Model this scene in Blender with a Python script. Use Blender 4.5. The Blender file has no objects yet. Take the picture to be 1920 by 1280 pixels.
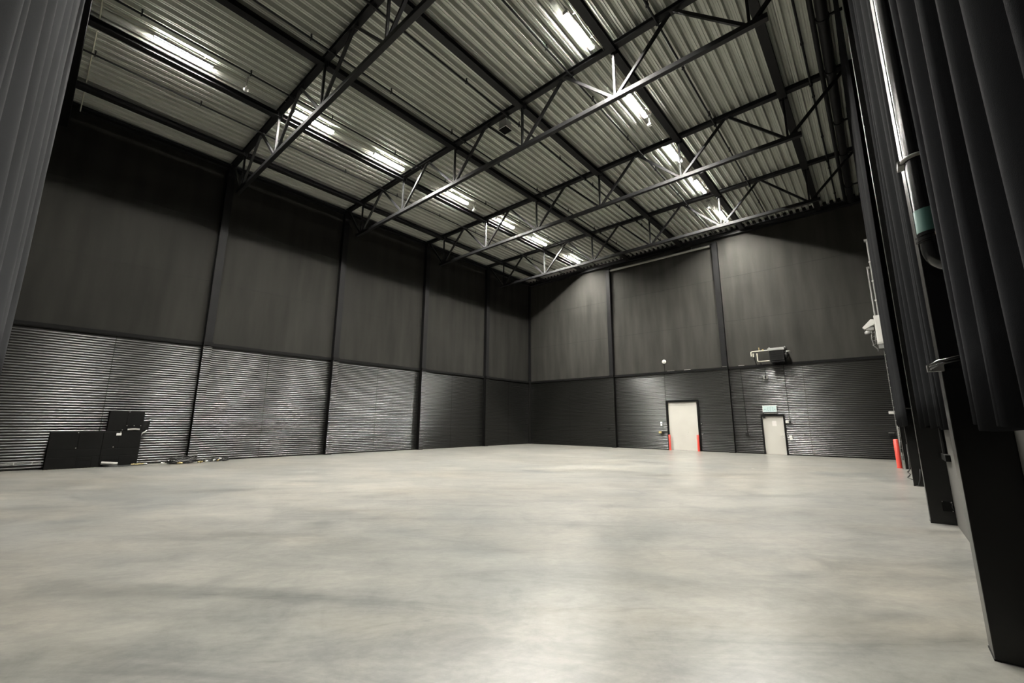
import bpy, bmesh, math, random
from mathutils import Vector, Matrix
random.seed(7)
scn = bpy.context.scene
COL = scn.collection

# ------------------------------------------------------------------ helpers
def tag(o, label=None, cat=None, group=None, kind=None):
    if label: o['label'] = label
    if cat: o['category'] = cat
    if group: o['group'] = group
    if kind: o['kind'] = kind
    return o

def empty(name, loc, label=None, cat=None, group=None, kind=None):
    o = bpy.data.objects.new(name, None)
    o.empty_display_size = .1
    o.location = loc
    COL.objects.link(o)
    return tag(o, label, cat, group, kind)

def world_of(o):
    v = Vector((0, 0, 0))
    while o is not None:
        v += Vector(o.location)
        o = o.parent
    return v

class MB:
    """collects shapes in world coordinates, links them as one mesh object"""
    def __init__(s):
        s.v = []; s.f = []
    def quad(s, pts):
        n = len(s.v); s.v += [tuple(p) for p in pts]; s.f.append(tuple(range(n, n + len(pts)))); return s
    def box(s, x0, x1, y0, y1, z0, z1):
        n = len(s.v)
        s.v += [(x0,y0,z0),(x1,y0,z0),(x1,y1,z0),(x0,y1,z0),(x0,y0,z1),(x1,y0,z1),(x1,y1,z1),(x0,y1,z1)]
        s.f += [tuple(n+i for i in q) for q in ((0,3,2,1),(4,5,6,7),(0,1,5,4),(1,2,6,5),(2,3,7,6),(3,0,4,7))]
        return s
    def bar(s, a, b, w, h, up=(0,0,1)):
        """rectangular bar between two points, w across, h along up"""
        a = Vector(a); b = Vector(b); d = (b-a).normalized(); up = Vector(up)
        if abs(d.dot(up)) > .99: up = Vector((0,1,0))
        r = d.cross(up).normalized(); u = r.cross(d).normalized()
        n = len(s.v)
        for p in (a, b):
            for (i, j) in ((-1,-1),(1,-1),(1,1),(-1,1)):
                s.v.append(tuple(p + r*(i*w/2) + u*(j*h/2)))
        s.f += [tuple(n+i for i in q) for q in ((3,2,1,0),(4,5,6,7),(0,1,5,4),(1,2,6,5),(2,3,7,6),(3,0,4,7))]
        return s
    def tube(s, pts, r, n=10, caps=True, radii=None):
        pts = [Vector(p) for p in pts]
        base = len(s.v); m = len(pts); prev = None
        for k, p in enumerate(pts):
            if k == 0: d = pts[1]-pts[0]
            elif k == m-1: d = pts[-1]-pts[-2]
            else: d = (pts[k+1]-pts[k]).normalized() + (pts[k]-pts[k-1]).normalized()
            d.normalize()
            if prev is None:
                a = Vector((0,0,1)) if abs(d.z) < .9 else Vector((1,0,0))
                u = d.cross(a).normalized()
            else:
                u = prev - d*prev.dot(d)
                if u.length < 1e-6: u = d.orthogonal()
                u.normalize()
            prev = u; w = d.cross(u)
            rr = radii[k] if radii else r
            for i in range(n):
                t = 2*math.pi*i/n
                s.v.append(tuple(p + u*(rr*math.cos(t)) + w*(rr*math.sin(t))))
        for k in range(m-1):
            for i in range(n):
                j = (i+1) % n
                s.f.append((base+k*n+i, base+k*n+j, base+(k+1)*n+j, base+(k+1)*n+i))
        if caps:
            s.f.append(tuple(base+i for i in reversed(range(n))))
            s.f.append(tuple(base+(m-1)*n+i for i in range(n)))
        return s
    def lathe(s, c, prof, n=20, axis=(0,0,1)):
        """prof: list of (radius, distance along axis)"""
        ax = Vector(axis).normalized(); c = Vector(c)
        u = ax.orthogonal().normalized(); w = ax.cross(u)
        base = len(s.v)
        for r, h in prof:
            for i in range(n):
                t = 2*math.pi*i/n
                s.v.append(tuple(c + ax*h + u*(r*math.cos(t)) + w*(r*math.sin(t))))
        for k in range(len(prof)-1):
            for i in range(n):
                j = (i+1) % n
                s.f.append((base+k*n+i, base+k*n+j, base+(k+1)*n+j, base+(k+1)*n+i))
        s.f.append(tuple(base+i for i in reversed(range(n))))
        s.f.append(tuple(base+(len(prof)-1)*n+i for i in range(n)))
        return s
    def prism(s, poly, y0, y1):
        """poly of (x,z) extruded along y"""
        n = len(s.v); k = len(poly)
        s.v += [(x, y0, z) for x, z in poly] + [(x, y1, z) for x, z in poly]
        s.f.append(tuple(range(n, n+k))); s.f.append(tuple(reversed(range(n+k, n+2*k))))
        for i in range(k):
            j = (i+1) % k
            s.f.append((n+j, n+i, n+k+i, n+k+j))
        return s
    def build(s, name, mat, parent=None, smooth=False, bevel=0, angle=None, fix=True):
        off = world_of(parent) if parent else Vector((0,0,0))
        if parent is None and s.v:
            xs = [p[0] for p in s.v]; ys = [p[1] for p in s.v]; zs = [p[2] for p in s.v]
            off = Vector(((min(xs)+max(xs))/2, (min(ys)+max(ys))/2, min(zs)))
        me = bpy.data.meshes.new(name)
        me.from_pydata([(p[0]-off.x, p[1]-off.y, p[2]-off.z) for p in s.v], [], s.f)
        if fix:
            bm = bmesh.new(); bm.from_mesh(me)
            bmesh.ops.recalc_face_normals(bm, faces=bm.faces[:]); bm.to_mesh(me); bm.free()
        me.materials.append(mat)
        o = bpy.data.objects.new(name, me)
        COL.objects.link(o)
        if parent: o.parent = parent
        else: o.location = off
        if smooth:
            for p in me.polygons: p.use_smooth = True
            if angle:
                try: me.set_sharp_from_angle(angle=math.radians(angle))
                except Exception: pass
        if bevel:
            b = o.modifiers.new('bevel', 'BEVEL'); b.width = bevel; b.segments = 2; b.limit_method = 'ANGLE'
        return o

# ------------------------------------------------------------------ materials
def mat(name, col, rough=.5, metal=0, spec=.5, emit=None, es=0):
    m = bpy.data.materials.new(name); m.use_nodes = True
    b = m.node_tree.nodes['Principled BSDF']
    b.inputs['Base Color'].default_value = (*col, 1)
    b.inputs['Roughness'].default_value = rough
    b.inputs['Metallic'].default_value = metal
    b.inputs['Specular IOR Level'].default_value = spec
    if emit:
        b.inputs['Emission Color'].default_value = (*emit, 1)
        b.inputs['Emission Strength'].default_value = es
    return m

def nodes(m):
    t = m.node_tree
    return t, t.nodes['Principled BSDF'], t.nodes.new, t.links.new

def noise_mat(name, c0, c1, scale=(1,1,1), nscale=1.0, detail=6, lo=.35, hi=.65, rough=.5, rough2=None, metal=0, spec=.5, bump=0, bscale=None, dist=0):
    m = mat(name, c0, rough, metal, spec)
    t, b, N, L = nodes(m)
    tc = N('ShaderNodeTexCoord'); mp = N('ShaderNodeMapping'); mp.inputs['Scale'].default_value = scale
    geo = N('ShaderNodeNewGeometry')
    L(geo.outputs['Position'], mp.inputs['Vector'])
    n = N('ShaderNodeTexNoise'); n.inputs['Scale'].default_value = nscale; n.inputs['Detail'].default_value = detail
    n.inputs['Distortion'].default_value = dist
    L(mp.outputs['Vector'], n.inputs['Vector'])
    r = N('ShaderNodeValToRGB'); e = r.color_ramp.elements
    e[0].position = lo; e[0].color = (*c0, 1); e[1].position = hi; e[1].color = (*c1, 1)
    L(n.outputs['Fac'], r.inputs['Fac']); L(r.outputs['Color'], b.inputs['Base Color'])
    if rough2 is not None:
        mr = N('ShaderNodeMapRange'); mr.inputs['From Min'].default_value = lo; mr.inputs['From Max'].default_value = hi
        mr.inputs['To Min'].default_value = rough; mr.inputs['To Max'].default_value = rough2
        L(n.outputs['Fac'], mr.inputs['Value']); L(mr.outputs['Result'], b.inputs['Roughness'])
    if bump:
        n2 = N('ShaderNodeTexNoise'); n2.inputs['Scale'].default_value = bscale or 40; n2.inputs['Detail'].default_value = 4
        L(geo.outputs['Position'], n2.inputs['Vector'])
        bp = N('ShaderNodeBump'); bp.inputs['Strength'].default_value = bump; bp.inputs['Distance'].default_value = .01
        L(n2.outputs['Fac'], bp.inputs['Height']); L(bp.outputs['Normal'], b.inputs['Normal'])
    return m

def floor_mat():
    m = mat('polished_concrete', (.17,.17,.16), .40, 0, .42)
    t, b, N, L = nodes(m)
    geo = N('ShaderNodeNewGeometry')
    def noise(sc, det, dist=0, scale=(1,1,1), rot=0, loc=(0,0,0), rgh=.6):
        mp = N('ShaderNodeMapping'); mp.vector_type = 'TEXTURE'
        mp.inputs['Scale'].default_value = scale; mp.inputs['Rotation'].default_value = (0,0,rot)
        mp.inputs['Location'].default_value = loc
        L(geo.outputs['Position'], mp.inputs['Vector'])
        n = N('ShaderNodeTexNoise'); n.inputs['Scale'].default_value = sc; n.inputs['Detail'].default_value = det
        n.inputs['Distortion'].default_value = dist; n.inputs['Roughness'].default_value = rgh
        L(mp.outputs['Vector'], n.inputs['Vector']); return n.outputs['Fac']
    def ramp(fac, stops):
        r = N('ShaderNodeValToRGB'); e = r.color_ramp.elements
        e[0].position, e[0].color = stops[0][0], (*stops[0][1], 1)
        e[1].position, e[1].color = stops[-1][0], (*stops[-1][1], 1)
        for p, c in stops[1:-1]:
            x = e.new(p); x.color = (*c, 1)
        L(fac, r.inputs['Fac']); return r.outputs['Color']
    def mix(mode, fac, a, c):
        x = N('ShaderNodeMix'); x.data_type = 'RGBA'; x.blend_type = mode; x.inputs[0].default_value = fac
        L(a, x.inputs[6]); L(c, x.inputs[7]); return x.outputs[2]
    big = ramp(noise(.30, 5, .6), [(.3, (.146,.149,.144)), (.5, (.184,.181,.169)), (.7, (.220,.213,.195))])
    cloud = ramp(noise(1.6, 12, .8, rgh=.74), [(.3, (.62,.635,.64)), (.5, (.96,.96,.955)), (.7, (1.16,1.15,1.12))])
    sweep = ramp(noise(1.5, 12, 1.0, (4.5, 1, 1), .70, rgh=.72), [(.3, (.52,.54,.55)), (.5, (.97,.97,.965)), (.70, (1.22,1.21,1.18))])
    sweep2 = ramp(noise(2.4, 8, 1.6, (4, .9, 1), 1.15, (7,3,0), .66), [(.32, (.74,.75,.75)), (.52, (1,1,1)), (.72, (1.06,1.05,1.02))])
    fine = ramp(noise(14, 10, 0, (1.8, 1, 1), .7, rgh=.75), [(.3, (.76,.77,.77)), (.7, (1.16,1.16,1.15))])
    warm = ramp(noise(.55, 4, .5, (3, 1, 1), .5, (3,8,0)), [(.45, (1,1,1)), (.68, (1.0,.955,.90))])
    c = mix('MULTIPLY', .8, big, cloud); c = mix('MULTIPLY', .85, c, sweep); c = mix('MULTIPLY', .6, c, sweep2)
    c = mix('MULTIPLY', .8, c, fine); c = mix('MULTIPLY', .8, c, warm)
    # thin dark scuffs and a few grey marks
    scuff = ramp(noise(1.3, 2, .3, (3.2, .22, 1), .78, (2,9,0)), [(.70, (1,1,1)), (.725, (.62,.62,.62)), (.75, (.96,.96,.96))])
    c = mix('MULTIPLY', .6, c, scuff)
    marks = ramp(noise(.28, 3, 1.2, (2, 1, 1), .3, (11,4,0)), [(.66, (1,1,1)), (.74, (.80,.805,.82))])
    c = mix('MULTIPLY', .3, c, marks)
    L(c, b.inputs['Base Color'])
    r2 = N('ShaderNodeMapRange'); r2.inputs['From Min'].default_value = .3; r2.inputs['From Max'].default_value = .7
    r2.inputs['To Min'].default_value = .295; r2.inputs['To Max'].default_value = .33
    L(noise(.5, 2, .5, (1,.6,1), .4), r2.inputs['Value']); L(r2.outputs['Result'], b.inputs['Roughness'])
    return m

M = {}
M['floor'] = floor_mat()
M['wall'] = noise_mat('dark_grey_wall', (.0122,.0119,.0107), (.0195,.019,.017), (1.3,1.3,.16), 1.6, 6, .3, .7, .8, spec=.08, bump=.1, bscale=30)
M['wall_far_lit'] = noise_mat('dark_grey_wall_lit', (.0215,.021,.019), (.034,.033,.0296), (1.3,1.3,.16), 1.6, 6, .3, .7, .8, spec=.08, bump=.1, bscale=30)  # same paint as the left wall, lightened to stand in for lamp light
M['right_wall'] = noise_mat('grey_wall', (.065,.063,.058), (.08,.078,.071), (1,1,.3), 1.2, 5, .3, .7, .6, spec=.3)
M['clad'] = noise_mat('black_corrugated_steel', (.004,.004,.0037), (.0055,.0055,.005), (.6,.6,.6), .5, 1, .3, .7, .276, spec=.36)
M['black'] = mat('black_painted_steel', (.007,.007,.007), .45, 0, .2)
M['truss'] = mat('truss_steel', (.010,.010,.0105), .42, 0, .2)
M['column'] = mat('column_steel', (.006,.006,.0063), .6, 0, .1)
M['flat_black'] = mat('flat_black', (.004,.004,.004), .7, 0, .08)
M['deck'] = noise_mat('galvanised_deck', (.45,.465,.415), (.56,.575,.515), (3,.5,1), 1.5, 5, .3, .7, .48, .54, metal=.25, spec=.4)
M['pipe_gloss'] = mat('glossy_black_pipe', (.006,.006,.006), .2, 0, .45)
M['teal'] = mat('teal_band', (.07,.16,.14), .35)
M['steel'] = mat('bright_steel', (.55,.54,.5), .35, .8)
M['lamp_body'] = mat('lamp_housing', (.45,.45,.43), .5)
M['side_glow'] = mat('lamp_added_glow', (.6,.6,.58), .4, 0, .5, (1,.965,.89), 650)  # emission of the glow strips added to the lamps
M['baffle'] = mat('lamp_baffle', (.30,.30,.29), .6, 0, .3)
M['glow'] = mat('lamp_diffuser', (.9,.9,.88), .4, 0, .5, (1,.965,.89), 3000)
M['door'] = noise_mat('beige_door', (.34,.33,.295), (.37,.36,.325), (1,1,1), .8, 4, .3, .7, .45)
M['white'] = mat('white_plastic', (.45,.445,.42), .45)
M['cream'] = mat('cream_cable', (.42,.41,.33), .5)
M['paper'] = mat('paper', (.5,.49,.47), .8)
M['red'] = mat('red_paint', (.50,.05,.035), .4)
M['cable'] = noise_mat('black_cable', (.010,.010,.010), (.018,.018,.018), (1,1,1), 9, 3, .3, .7, .45)
M['brass'] = mat('brass_plug', (.30,.23,.10), .4, .4)
M['yellow'] = mat('yellow_plastic', (.28,.23,.09), .5)
M['box'] = noise_mat('matt_black_board', (.0025,.0025,.0023), (.004,.004,.0037), (1,1,1), 2, 4, .3, .7, .55, spec=.12)
M['duct'] = mat('grey_flexible_duct', (.22,.215,.20), .5)
M['galv'] = mat('galvanised_metal', (.20,.20,.19), .45, .5)
M['exit'] = mat('lit_exit_face', (.03,.05,.04), .4, 0, .3, (.66,.76,.71), .95)
M['exit_mark'] = mat('exit_pictogram', (.03,.05,.04), .5, 0, .3, (.46,.56,.515), .95)
M['seam'] = mat('panel_seam', (.006,.006,.006), .8, 0, .2)
M['tape'] = mat('pale_tape', (.42,.40,.29), .6)
M['screw'] = mat('screw_head', (.35,.34,.31), .4, .5)

def curtain_mat(name, c0, c1):
    m = noise_mat(name, c0, c1, (1,1,.25), 3, 4, .3, .7, .95, spec=.02, bump=.10, bscale=260)
    b = m.node_tree.nodes['Principled BSDF']
    b.inputs['Sheen Weight'].default_value = .004
    b.inputs['Sheen Roughness'].default_value = .5
    b.inputs['Sheen Tint'].default_value = (.9,.95,1,1)
    return m
M['curtain'] = curtain_mat('black_molleton_cloth', (.0125,.0128,.0143), (.0165,.0169,.0188))
M['curtain_far_shaded'] = curtain_mat('shaded_black_molleton_cloth', (.0055,.0056,.0062), (.0075,.0077,.0084))  # same black cloth, darkened to put the far bays' shade into its colour
M['curtain_grey'] = curtain_mat('charcoal_molleton_cloth', (.030,.0305,.0325), (.038,.0385,.041))

# ------------------------------------------------------------------ dimensions (metres)
WX = 22.17                      # right wall
TY = [-22.05, -16.41, -10.77, -5.12]     # truss lines
NX = [1.68 + 3.683*k for k in range(6)]  # truss nodes along x
ZB, ZT = 11.385, 13.22          # chord axes
DECK = 13.31
BAND = 4.83

# ------------------------------------------------------------------ setting
tag(MB().box(-.4, WX+.4, -28.6, .4, -.2, 0).build('floor', M['floor']), 'light grey polished concrete floor of the empty hall', kind='structure')

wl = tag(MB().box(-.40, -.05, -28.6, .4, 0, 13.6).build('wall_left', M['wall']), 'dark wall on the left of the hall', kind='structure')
wb = tag(MB().box(-.05, WX+.4, .05, .4, 0, 13.6).build('wall_back', M['wall_far_lit']), 'dark far wall with the two doors', kind='structure')
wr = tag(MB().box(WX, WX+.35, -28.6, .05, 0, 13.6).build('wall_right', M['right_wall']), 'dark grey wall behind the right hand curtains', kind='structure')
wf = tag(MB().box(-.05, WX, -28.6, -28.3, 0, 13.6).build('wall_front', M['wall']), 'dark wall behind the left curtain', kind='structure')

def deck():
    """trapezoidal roof deck, ribs running along y"""
    p = 3.683/12
    prof = []
    x = -.38 
    k = 0
    while x < WX + .35:
        prof += [(x, DECK), (x+.043, DECK), (x+.048, DECK+.020), (x+.070, DECK+.020), (x+.075, DECK), (x+.118, DECK),
                 (x+.150, DECK+.15), (x+.199, DECK+.15), (x+.205, DECK+.137), (x+.219, DECK+.137), (x+.225, DECK+.15), (x+.273, DECK+.15)]
        x += p; k += 1
    prof.append((x, DECK))
    ys = [-28.6 + 29.0*i/10 for i in range(11)]
    mb = MB()
    n = len(prof)
    for y in ys:
        mb.v += [(a, y, z) for a, z in prof]
    for j in range(len(ys)-1):
        for i in range(n-1):
            a = j*n+i
            mb.f.append((a, a+1, a+n+1, a+n))
    # closing sheet on top of the ribs
    mb.box(-.4, WX+.4, -28.6, .4, DECK+.16, DECK+.24)
    return mb.build('ceiling', M['deck'], fix=False)
tag(deck(), 'galvanised corrugated steel roof deck', kind='structure')

# corrugated cladding (parts of the walls)
PITCH, AMP = .0906, .0125
def clad_rows(z0, z1):
    # rounded zigzag: flanks lean about 28 degrees
    prof = [(0, -1), (.07, -.80), (.19, -.36), (.31, .36), (.43, .80), (.5, 1), (.57, .80), (.69, .36), (.81, -.36), (.93, -.80)]
    out = []; z = z0
    while z < z1-1e-6:
        for u, d in prof:
            if z+u*PITCH < z1: out.append((z+u*PITCH, AMP*d))
        z += PITCH
    return out
def clad_sheet(a, b, z0, z1, side, base, parent, name='corrugated_sheet'):
    """side 'x': sheet in a plane x=base facing +x, along y; 'y': plane y=base facing -y, along x"""
    rows = clad_rows(z0, z1); mb = MB()
    for z, d in rows:
        for t in (a, b):
            mb.v.append((base+d, t, z) if side == 'x' else (t, base-d, z))
    for i in range(len(rows)-1):
        q = (2*i, 2*i+1, 2*i+3, 2*i+2)
        mb.f.append(q if side == 'x' else q[::-1])
    return mb.build(name, M['clad'], parent, smooth=True, fix=False)

LCOL = [-22.08, -16.46, -10.79, -5.14]
seams = [-24.92, -19.58, -13.84, -8.28, -2.6]
cuts = [-28.3] + sorted(LCOL + seams) + [-.2]
edges = []
ys = [-28.3]
for c in sorted([(y, 'c') for y in LCOL] + [(y, 's') for y in seams]):
    w = .17 if c[1] == 'c' else .012
    edges.append((ys[-1], c[0]-w)); ys.append(c[0]+w)
edges.append((ys[-1], -.16))
for a, b in edges:
    clad_sheet(a, b, .02, BAND-.07, 'x', 0, wl)
# back wall cladding with the door openings left free
D1 = (11.08, 13.05, 3.02); D2 = (16.31, 17.44, 2.10)
BCOL = [7.42, 14.74]
for a, b, z0 in ((.16, 3.80, .02), (3.824, 7.25, .02), (7.59, D1[0], .02), (D1[0]+.002, D1[1]-.002, D1[2]), (D1[1], 14.57, .02),
                 (14.91, D2[0], .02), (D2[0]+.002, D2[1]-.002, D2[2]), (D2[1], 18.48, .02), (18.504, WX-.02, .02)):
    clad_sheet(a, b, z0, BAND-.07, 'y', 0, wb)

# ledges over the cladding and bottom flashings
tag(MB().box(-.05, .065, -28.3, 0, BAND-.08, BAND+.06).build('trim_1', M['flat_black'], bevel=.006), 'black ledge along the top of the left wall cladding', kind='structure')
tag(MB().box(.066, WX, -.065, .05, BAND-.08, BAND+.06).build('trim_2', M['flat_black'], bevel=.006), 'black ledge along the top of the far wall cladding', kind='structure')
# horizontal joints of the upper wall panels, shallow grooves built as thin strips of joint sealant
for z in (7.6, 10.3):
    MB().box(-.05, -.046, -28.3, .05, z-.006, z+.006).build('panel_joint', M['seam'], wl)
    MB().box(-.05, WX, .046, .05, z-.006, z+.006).build('panel_joint', M['seam'], wb)

# ------------------------------------------------------------------ columns
ordn = ['nearest', 'second', 'third', 'fourth']
def left_column(y, label):
    r = empty('column', (0.1, y, 0), label, 'column', 'columns of the left wall')
    MB().box(-.045, .20, y-.15, y+.15, BAND+.06, 13.1).build('shaft', M['column'], r, bevel=.006)
    # casing of the lower part: black box clad with corrugated front
    MB().box(.068 if False else -.04, .225, y-.165, y+.165, .0, BAND-.09).build('casing', M['flat_black'], r)
    rows = clad_rows(.02, BAND-.1); mb = MB()
    for z, d in rows:
        mb.v += [(.246+d, y-.16, z), (.246+d, y+.16, z)]
    for i in range(len(rows)-1):
        mb.f.append((2*i, 2*i+1, 2*i+3, 2*i+2))
    mb.build('corrugated_front', M['clad'], r, smooth=True, fix=False)
    MB().box(-.04, .275, y-.17, y+.17, BAND-.09, BAND+.065).build('ledge', M['flat_black'], r)
    return r
left_column(LCOL[0], 'black clad column on the left wall next to the coiled cables')
left_column(LCOL[1], 'second black clad column on the left wall, counting from the left curtain')
left_column(LCOL[2], 'third black clad column on the left wall, counting from the left curtain')
left_column(LCOL[3], 'black clad column on the left wall nearest the far corner')

def back_column(x, label):
    r = empty('column', (x, -.1, 0), label, 'column', 'columns of the far wall')
    MB().box(x-.15, x+.15, -.20, .045, BAND+.06, 12.7).build('shaft', M['column'], r, bevel=.006)
    MB().box(x-.165, x+.165, -.205, .04, 0, BAND-.09).build('casing', M['flat_black'], r)
    rows = clad_rows(.02, BAND-.1); mb = MB()
    for z, d in rows:
        mb.v += [(x-.16, -.226-d, z), (x+.16, -.226-d, z)]
    for i in range(len(rows)-1):
        mb.f.append((2*i+2, 2*i+3, 2*i+1, 2*i))
    mb.build('corrugated_front', M['clad'], r, smooth=True, fix=False)
    MB().box(x-.17, x+.17, -.255, .04, BAND-.09, BAND+.065).build('ledge', M['flat_black'], r)
    return r
back_column(BCOL[0], 'black clad column on the far wall, left of the tall beige door')
back_column(BCOL[1], 'black clad column on the far wall between the two doors')
r = empty('column', (.1, -.1, 0), 'dark column in the far left corner of the hall', 'column')
MB().box(-.045, .12, -.12, .045, BAND+.06, 13.1).build('shaft', M['column'], r, bevel=.006)
MB().box(-.04, .14, -.14, .04, 0, BAND+.06).build('casing', M['clad'], r, bevel=.006)

RCOL = [(-22.36, -22.12), (-16.80, -16.54), (-11.09, -10.83), (-5.30, -5.04)]
XR = 21.86
M['rcol'] = mat('right_column_paint', (.006,.006,.0057), .27, 0, .4)
rl = ['nearest black column on the right wall, wide at the right edge of the picture',
      'second black column on the right wall, counting from the camera',
      'third black column on the right wall, half hidden behind the second',
      'farthest column on the right wall, carrying the pale cable ladder']
for (a, b), l in zip(RCOL, rl):
    r = empty('column', ((XR+WX)/2, (a+b)/2, 0), l, 'column', 'columns of the right wall')
    MB().box(XR, WX, a, b, 0, 13.12).build('shaft', M['rcol'], r, bevel=.005)
    MB().box(XR-.004, XR+.03, a-.004, b+.004, 0, .012).build('base_seal', M['seam'], r)

# ------------------------------------------------------------------ roof trusses
def truss(y, label):
    r = empty('roof_truss', (11.1, y, ZB), label, 'roof truss', 'roof trusses')
    t = M['truss']
    # top chord: I-section
    mb = MB(); mb.box(.02, 22.1, y-.10, y+.10, 13.29, DECK-.002).box(.02, 22.1, y-.10, y+.10, 13.14, 13.155).box(.02, 22.1, y-.012, y+.012, 13.155, 13.29)
    mb.build('top_chord', t, r)
    MB().box(NX[0]-.35, NX[5]+.4, y-.075, y+.075, ZB-.075, ZB+.075).build('bottom_chord', t, r, bevel=.012)
    for x in NX:
        MB().bar((x, y, ZB+.07), (x, y, 13.15), .07, .07, (0,1,0)).build('post', t, r)
    tops = [.16] + [x+1.842 for x in NX[:5]] + [21.93]
    for i, x in enumerate(NX):
        MB().bar((x-.09, y, ZB+.06), (tops[i]+.07, y, 13.15), .085, .085, (0,1,0)).build('diagonal', t, r)
        MB().bar((x+.09, y, ZB+.06), (tops[i+1]-.07, y, 13.15), .085, .085, (0,1,0)).build('diagonal', t, r)
    for x in (.12, 22.02):
        MB().box(x-.10, x+.10, y-.12, y+.12, 13.02, 13.142).build('bearing_plate', t, r)
    return r
truss(TY[0], 'black steel roof truss nearest the camera, cut off by the top edge of the picture')
truss(TY[1], 'second black steel roof truss from the camera, with the heater box hanging beside it')
truss(TY[2], 'third black steel roof truss from the camera')
truss(TY[3], 'farthest black steel roof truss, just in front of the far wall')

# tie beams under the deck, one per node line
pos = ['tie beam nearest the left wall, black, running the depth of the roof',
       'black tie beam running beside the left row of strip lights',
       'third black tie beam from the left wall, under the roof deck',
       'fourth black tie beam from the left wall, under the roof deck',
       'black tie beam running beside the right row of strip lights',
       'black tie beam nearest the right hand curtains, under the roof deck']
for x, l in zip(NX, pos):
    mb = MB()
    ends = [-28.2] + [c for y in TY for c in (y-.06, y+.06)] + [-.05]
    for a, b in zip(ends[0::2], ends[1::2]):
        mb.box(x-.125, x+.125, a, b, 12.955, 12.972).box(x-.125, x+.125, a, b, 13.118, 13.135).box(x-.008, x+.008, a, b, 12.97, 13.12)
        mb.box(x-.125, x+.125, a, a+.014, 12.972, 13.12).box(x-.125, x+.125, b-.014, b, 12.972, 13.12)
    # splice plates through the truss posts
    for y in TY:
        mb.box(x+.04, x+.052, y-.10, y+.10, 12.98, 13.11)
        mb.box(x-.052, x-.04, y-.10, y+.10, 12.98, 13.11)
    tag(mb.build('tie_beam', M['truss']), l, 'beam', 'tie beams under the roof')

# perimeter beams
tag(MB().box(-.04, .16, -28.2, .04, 13.14, 13.16).box(-.04, .16, -28.2, .04, 12.96, 12.98).box(.05, .07, -28.2, .04, 12.98, 13.14).build('edge_beam', M['truss']),
    'dark edge beam along the top of the left wall', 'beam')
mb = MB().box(.22, 21.9, -.24, .04, 13.10, 13.13).box(.22, 21.9, -.24, .045, 12.86, 12.89).box(.22, 21.9, -.11, -.09, 12.89, 13.10)
tag(mb.build('edge_beam', M['truss']), 'dark edge beam along the top of the far wall', 'beam')
mb = MB()
poly = [(.22, 13.135)]; x = .25; poly2 = []
while x < 21.7:
    poly2 += [(x, 13.16), (x, DECK-.006), (x+.12, DECK-.006), (x+.12, 13.16)]; x += 3.683/12
poly += poly2[::1]
poly += [(21.9, 13.16), (21.9, 13.135)]
mb.prism([(.22, 13.16)] + poly2 + [(21.9, 13.16), (21.9, 13.135), (.22, 13.135)], .0, .045)
tag(mb.build('deck_closure', M['duct']), 'row of pale foam closures where the deck meets the far wall', 'closure strip')
r = empty('duct_tube', (11.1, -.15, 12.5), 'pale grey tube running under the roof between the far wall columns', 'pipe')
MB().tube([(7.66, -.14, 12.50), (14.50, -.14, 12.50)], .075, 14).build('tube', M['duct'], r, smooth=True, angle=50)
for x in (9.9, 11.6, 13.4):
    MB().box(x-.02, x+.02, -.21, .045, 12.585, 12.61).build('bracket', M['truss'], r)
    MB().tube([(x, -.14, 12.6), (x, -.14, 12.86)], .012, 6).build('hanger', M['truss'], r)
for x in (7.66, 14.5):
    s = -1 if x < 10 else 1
    MB().tube([(x, -.14, 12.5), (x+s*.06, -.14, 12.5)], .09, 14).build('end_cap', M['truss'], r)

# sprinkler pipes
sx = [3.80, 6.74, 9.65, 12.0, 14.88, 17.84, 20.93]
sl = ['thin black sprinkler pipe nearest the left wall', 'thin black sprinkler pipe just right of the left row of lights',
      'third thin black sprinkler pipe from the left wall', 'thin black sprinkler pipe passing beside the hanging heater box',
      'thin black sprinkler pipe just left of the right row of lights', 'thin black sprinkler pipe just right of the right row of lights',
      'thin black sprinkler pipe nearest the right hand curtains']
for i, (x, l) in enumerate(zip(sx, sl)):
    r = empty('sprinkler_pipe', (x, -14, 13.05), l, 'pipe', 'sprinkler pipes')
    MB().tube([(x, -28.2, 13.05), (x, -.3, 13.05)], .032, 10).build('pipe', M['truss'], r, smooth=True, angle=50)
    y = -27.0 + (i % 3)*.7
    while y < -1:
        mb = MB().tube([(x, y, 13.05), (x, y, 13.14)], .018, 8).lathe((x, y, 13.14), [(.03, 0), (.03, .012), (.008, .02), (.008, .05), (.032, .055), (.032, .06)], 10)
        mb.build('sprinkler_head', M['truss'], r)
        MB().box(x-.045, x+.045, y-.018, y+.018, 13.01, 13.09).build('coupling', M['truss'], r)
        y += 2.82
    for y in TY:
        MB().box(x-.05, x+.05, y-.015, y+.015, 13.0, 13.14).build('pipe_hanger', M['truss'], r)

# big pipes near the right wall
r = empty('roof_pipe', (21.50, -14, 12.95), 'thick black pipe running under the roof beside the right hand curtains', 'pipe')
MB().tube([(21.50, -28.2, 12.99), (21.50, -.3, 12.99)], .14, 18).build('pipe', M['truss'], r, smooth=True, angle=50)
for y in (-19.3, -16.9, -13.6, -11.2, -8, -5.5, -2.2):
    MB().lathe((21.5, y-.05, 12.99), [(.165, 0), (.165, .1)], 18, (0,1,0)).build('coupling', M['truss'], r)
    MB().box(21.66, 21.95, y-.03, y+.03, 12.95, 13.01).build('bracket', M['truss'], r)
r = empty('roof_pipe', (21.27, -14, 13.1), 'slimmer black pipe running close beside the thick roof pipe', 'pipe')
MB().tube([(21.27, -28.2, 13.06), (21.27, -.3, 13.06)], .07, 14).build('pipe', M['truss'], r, smooth=True, angle=50)

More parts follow.
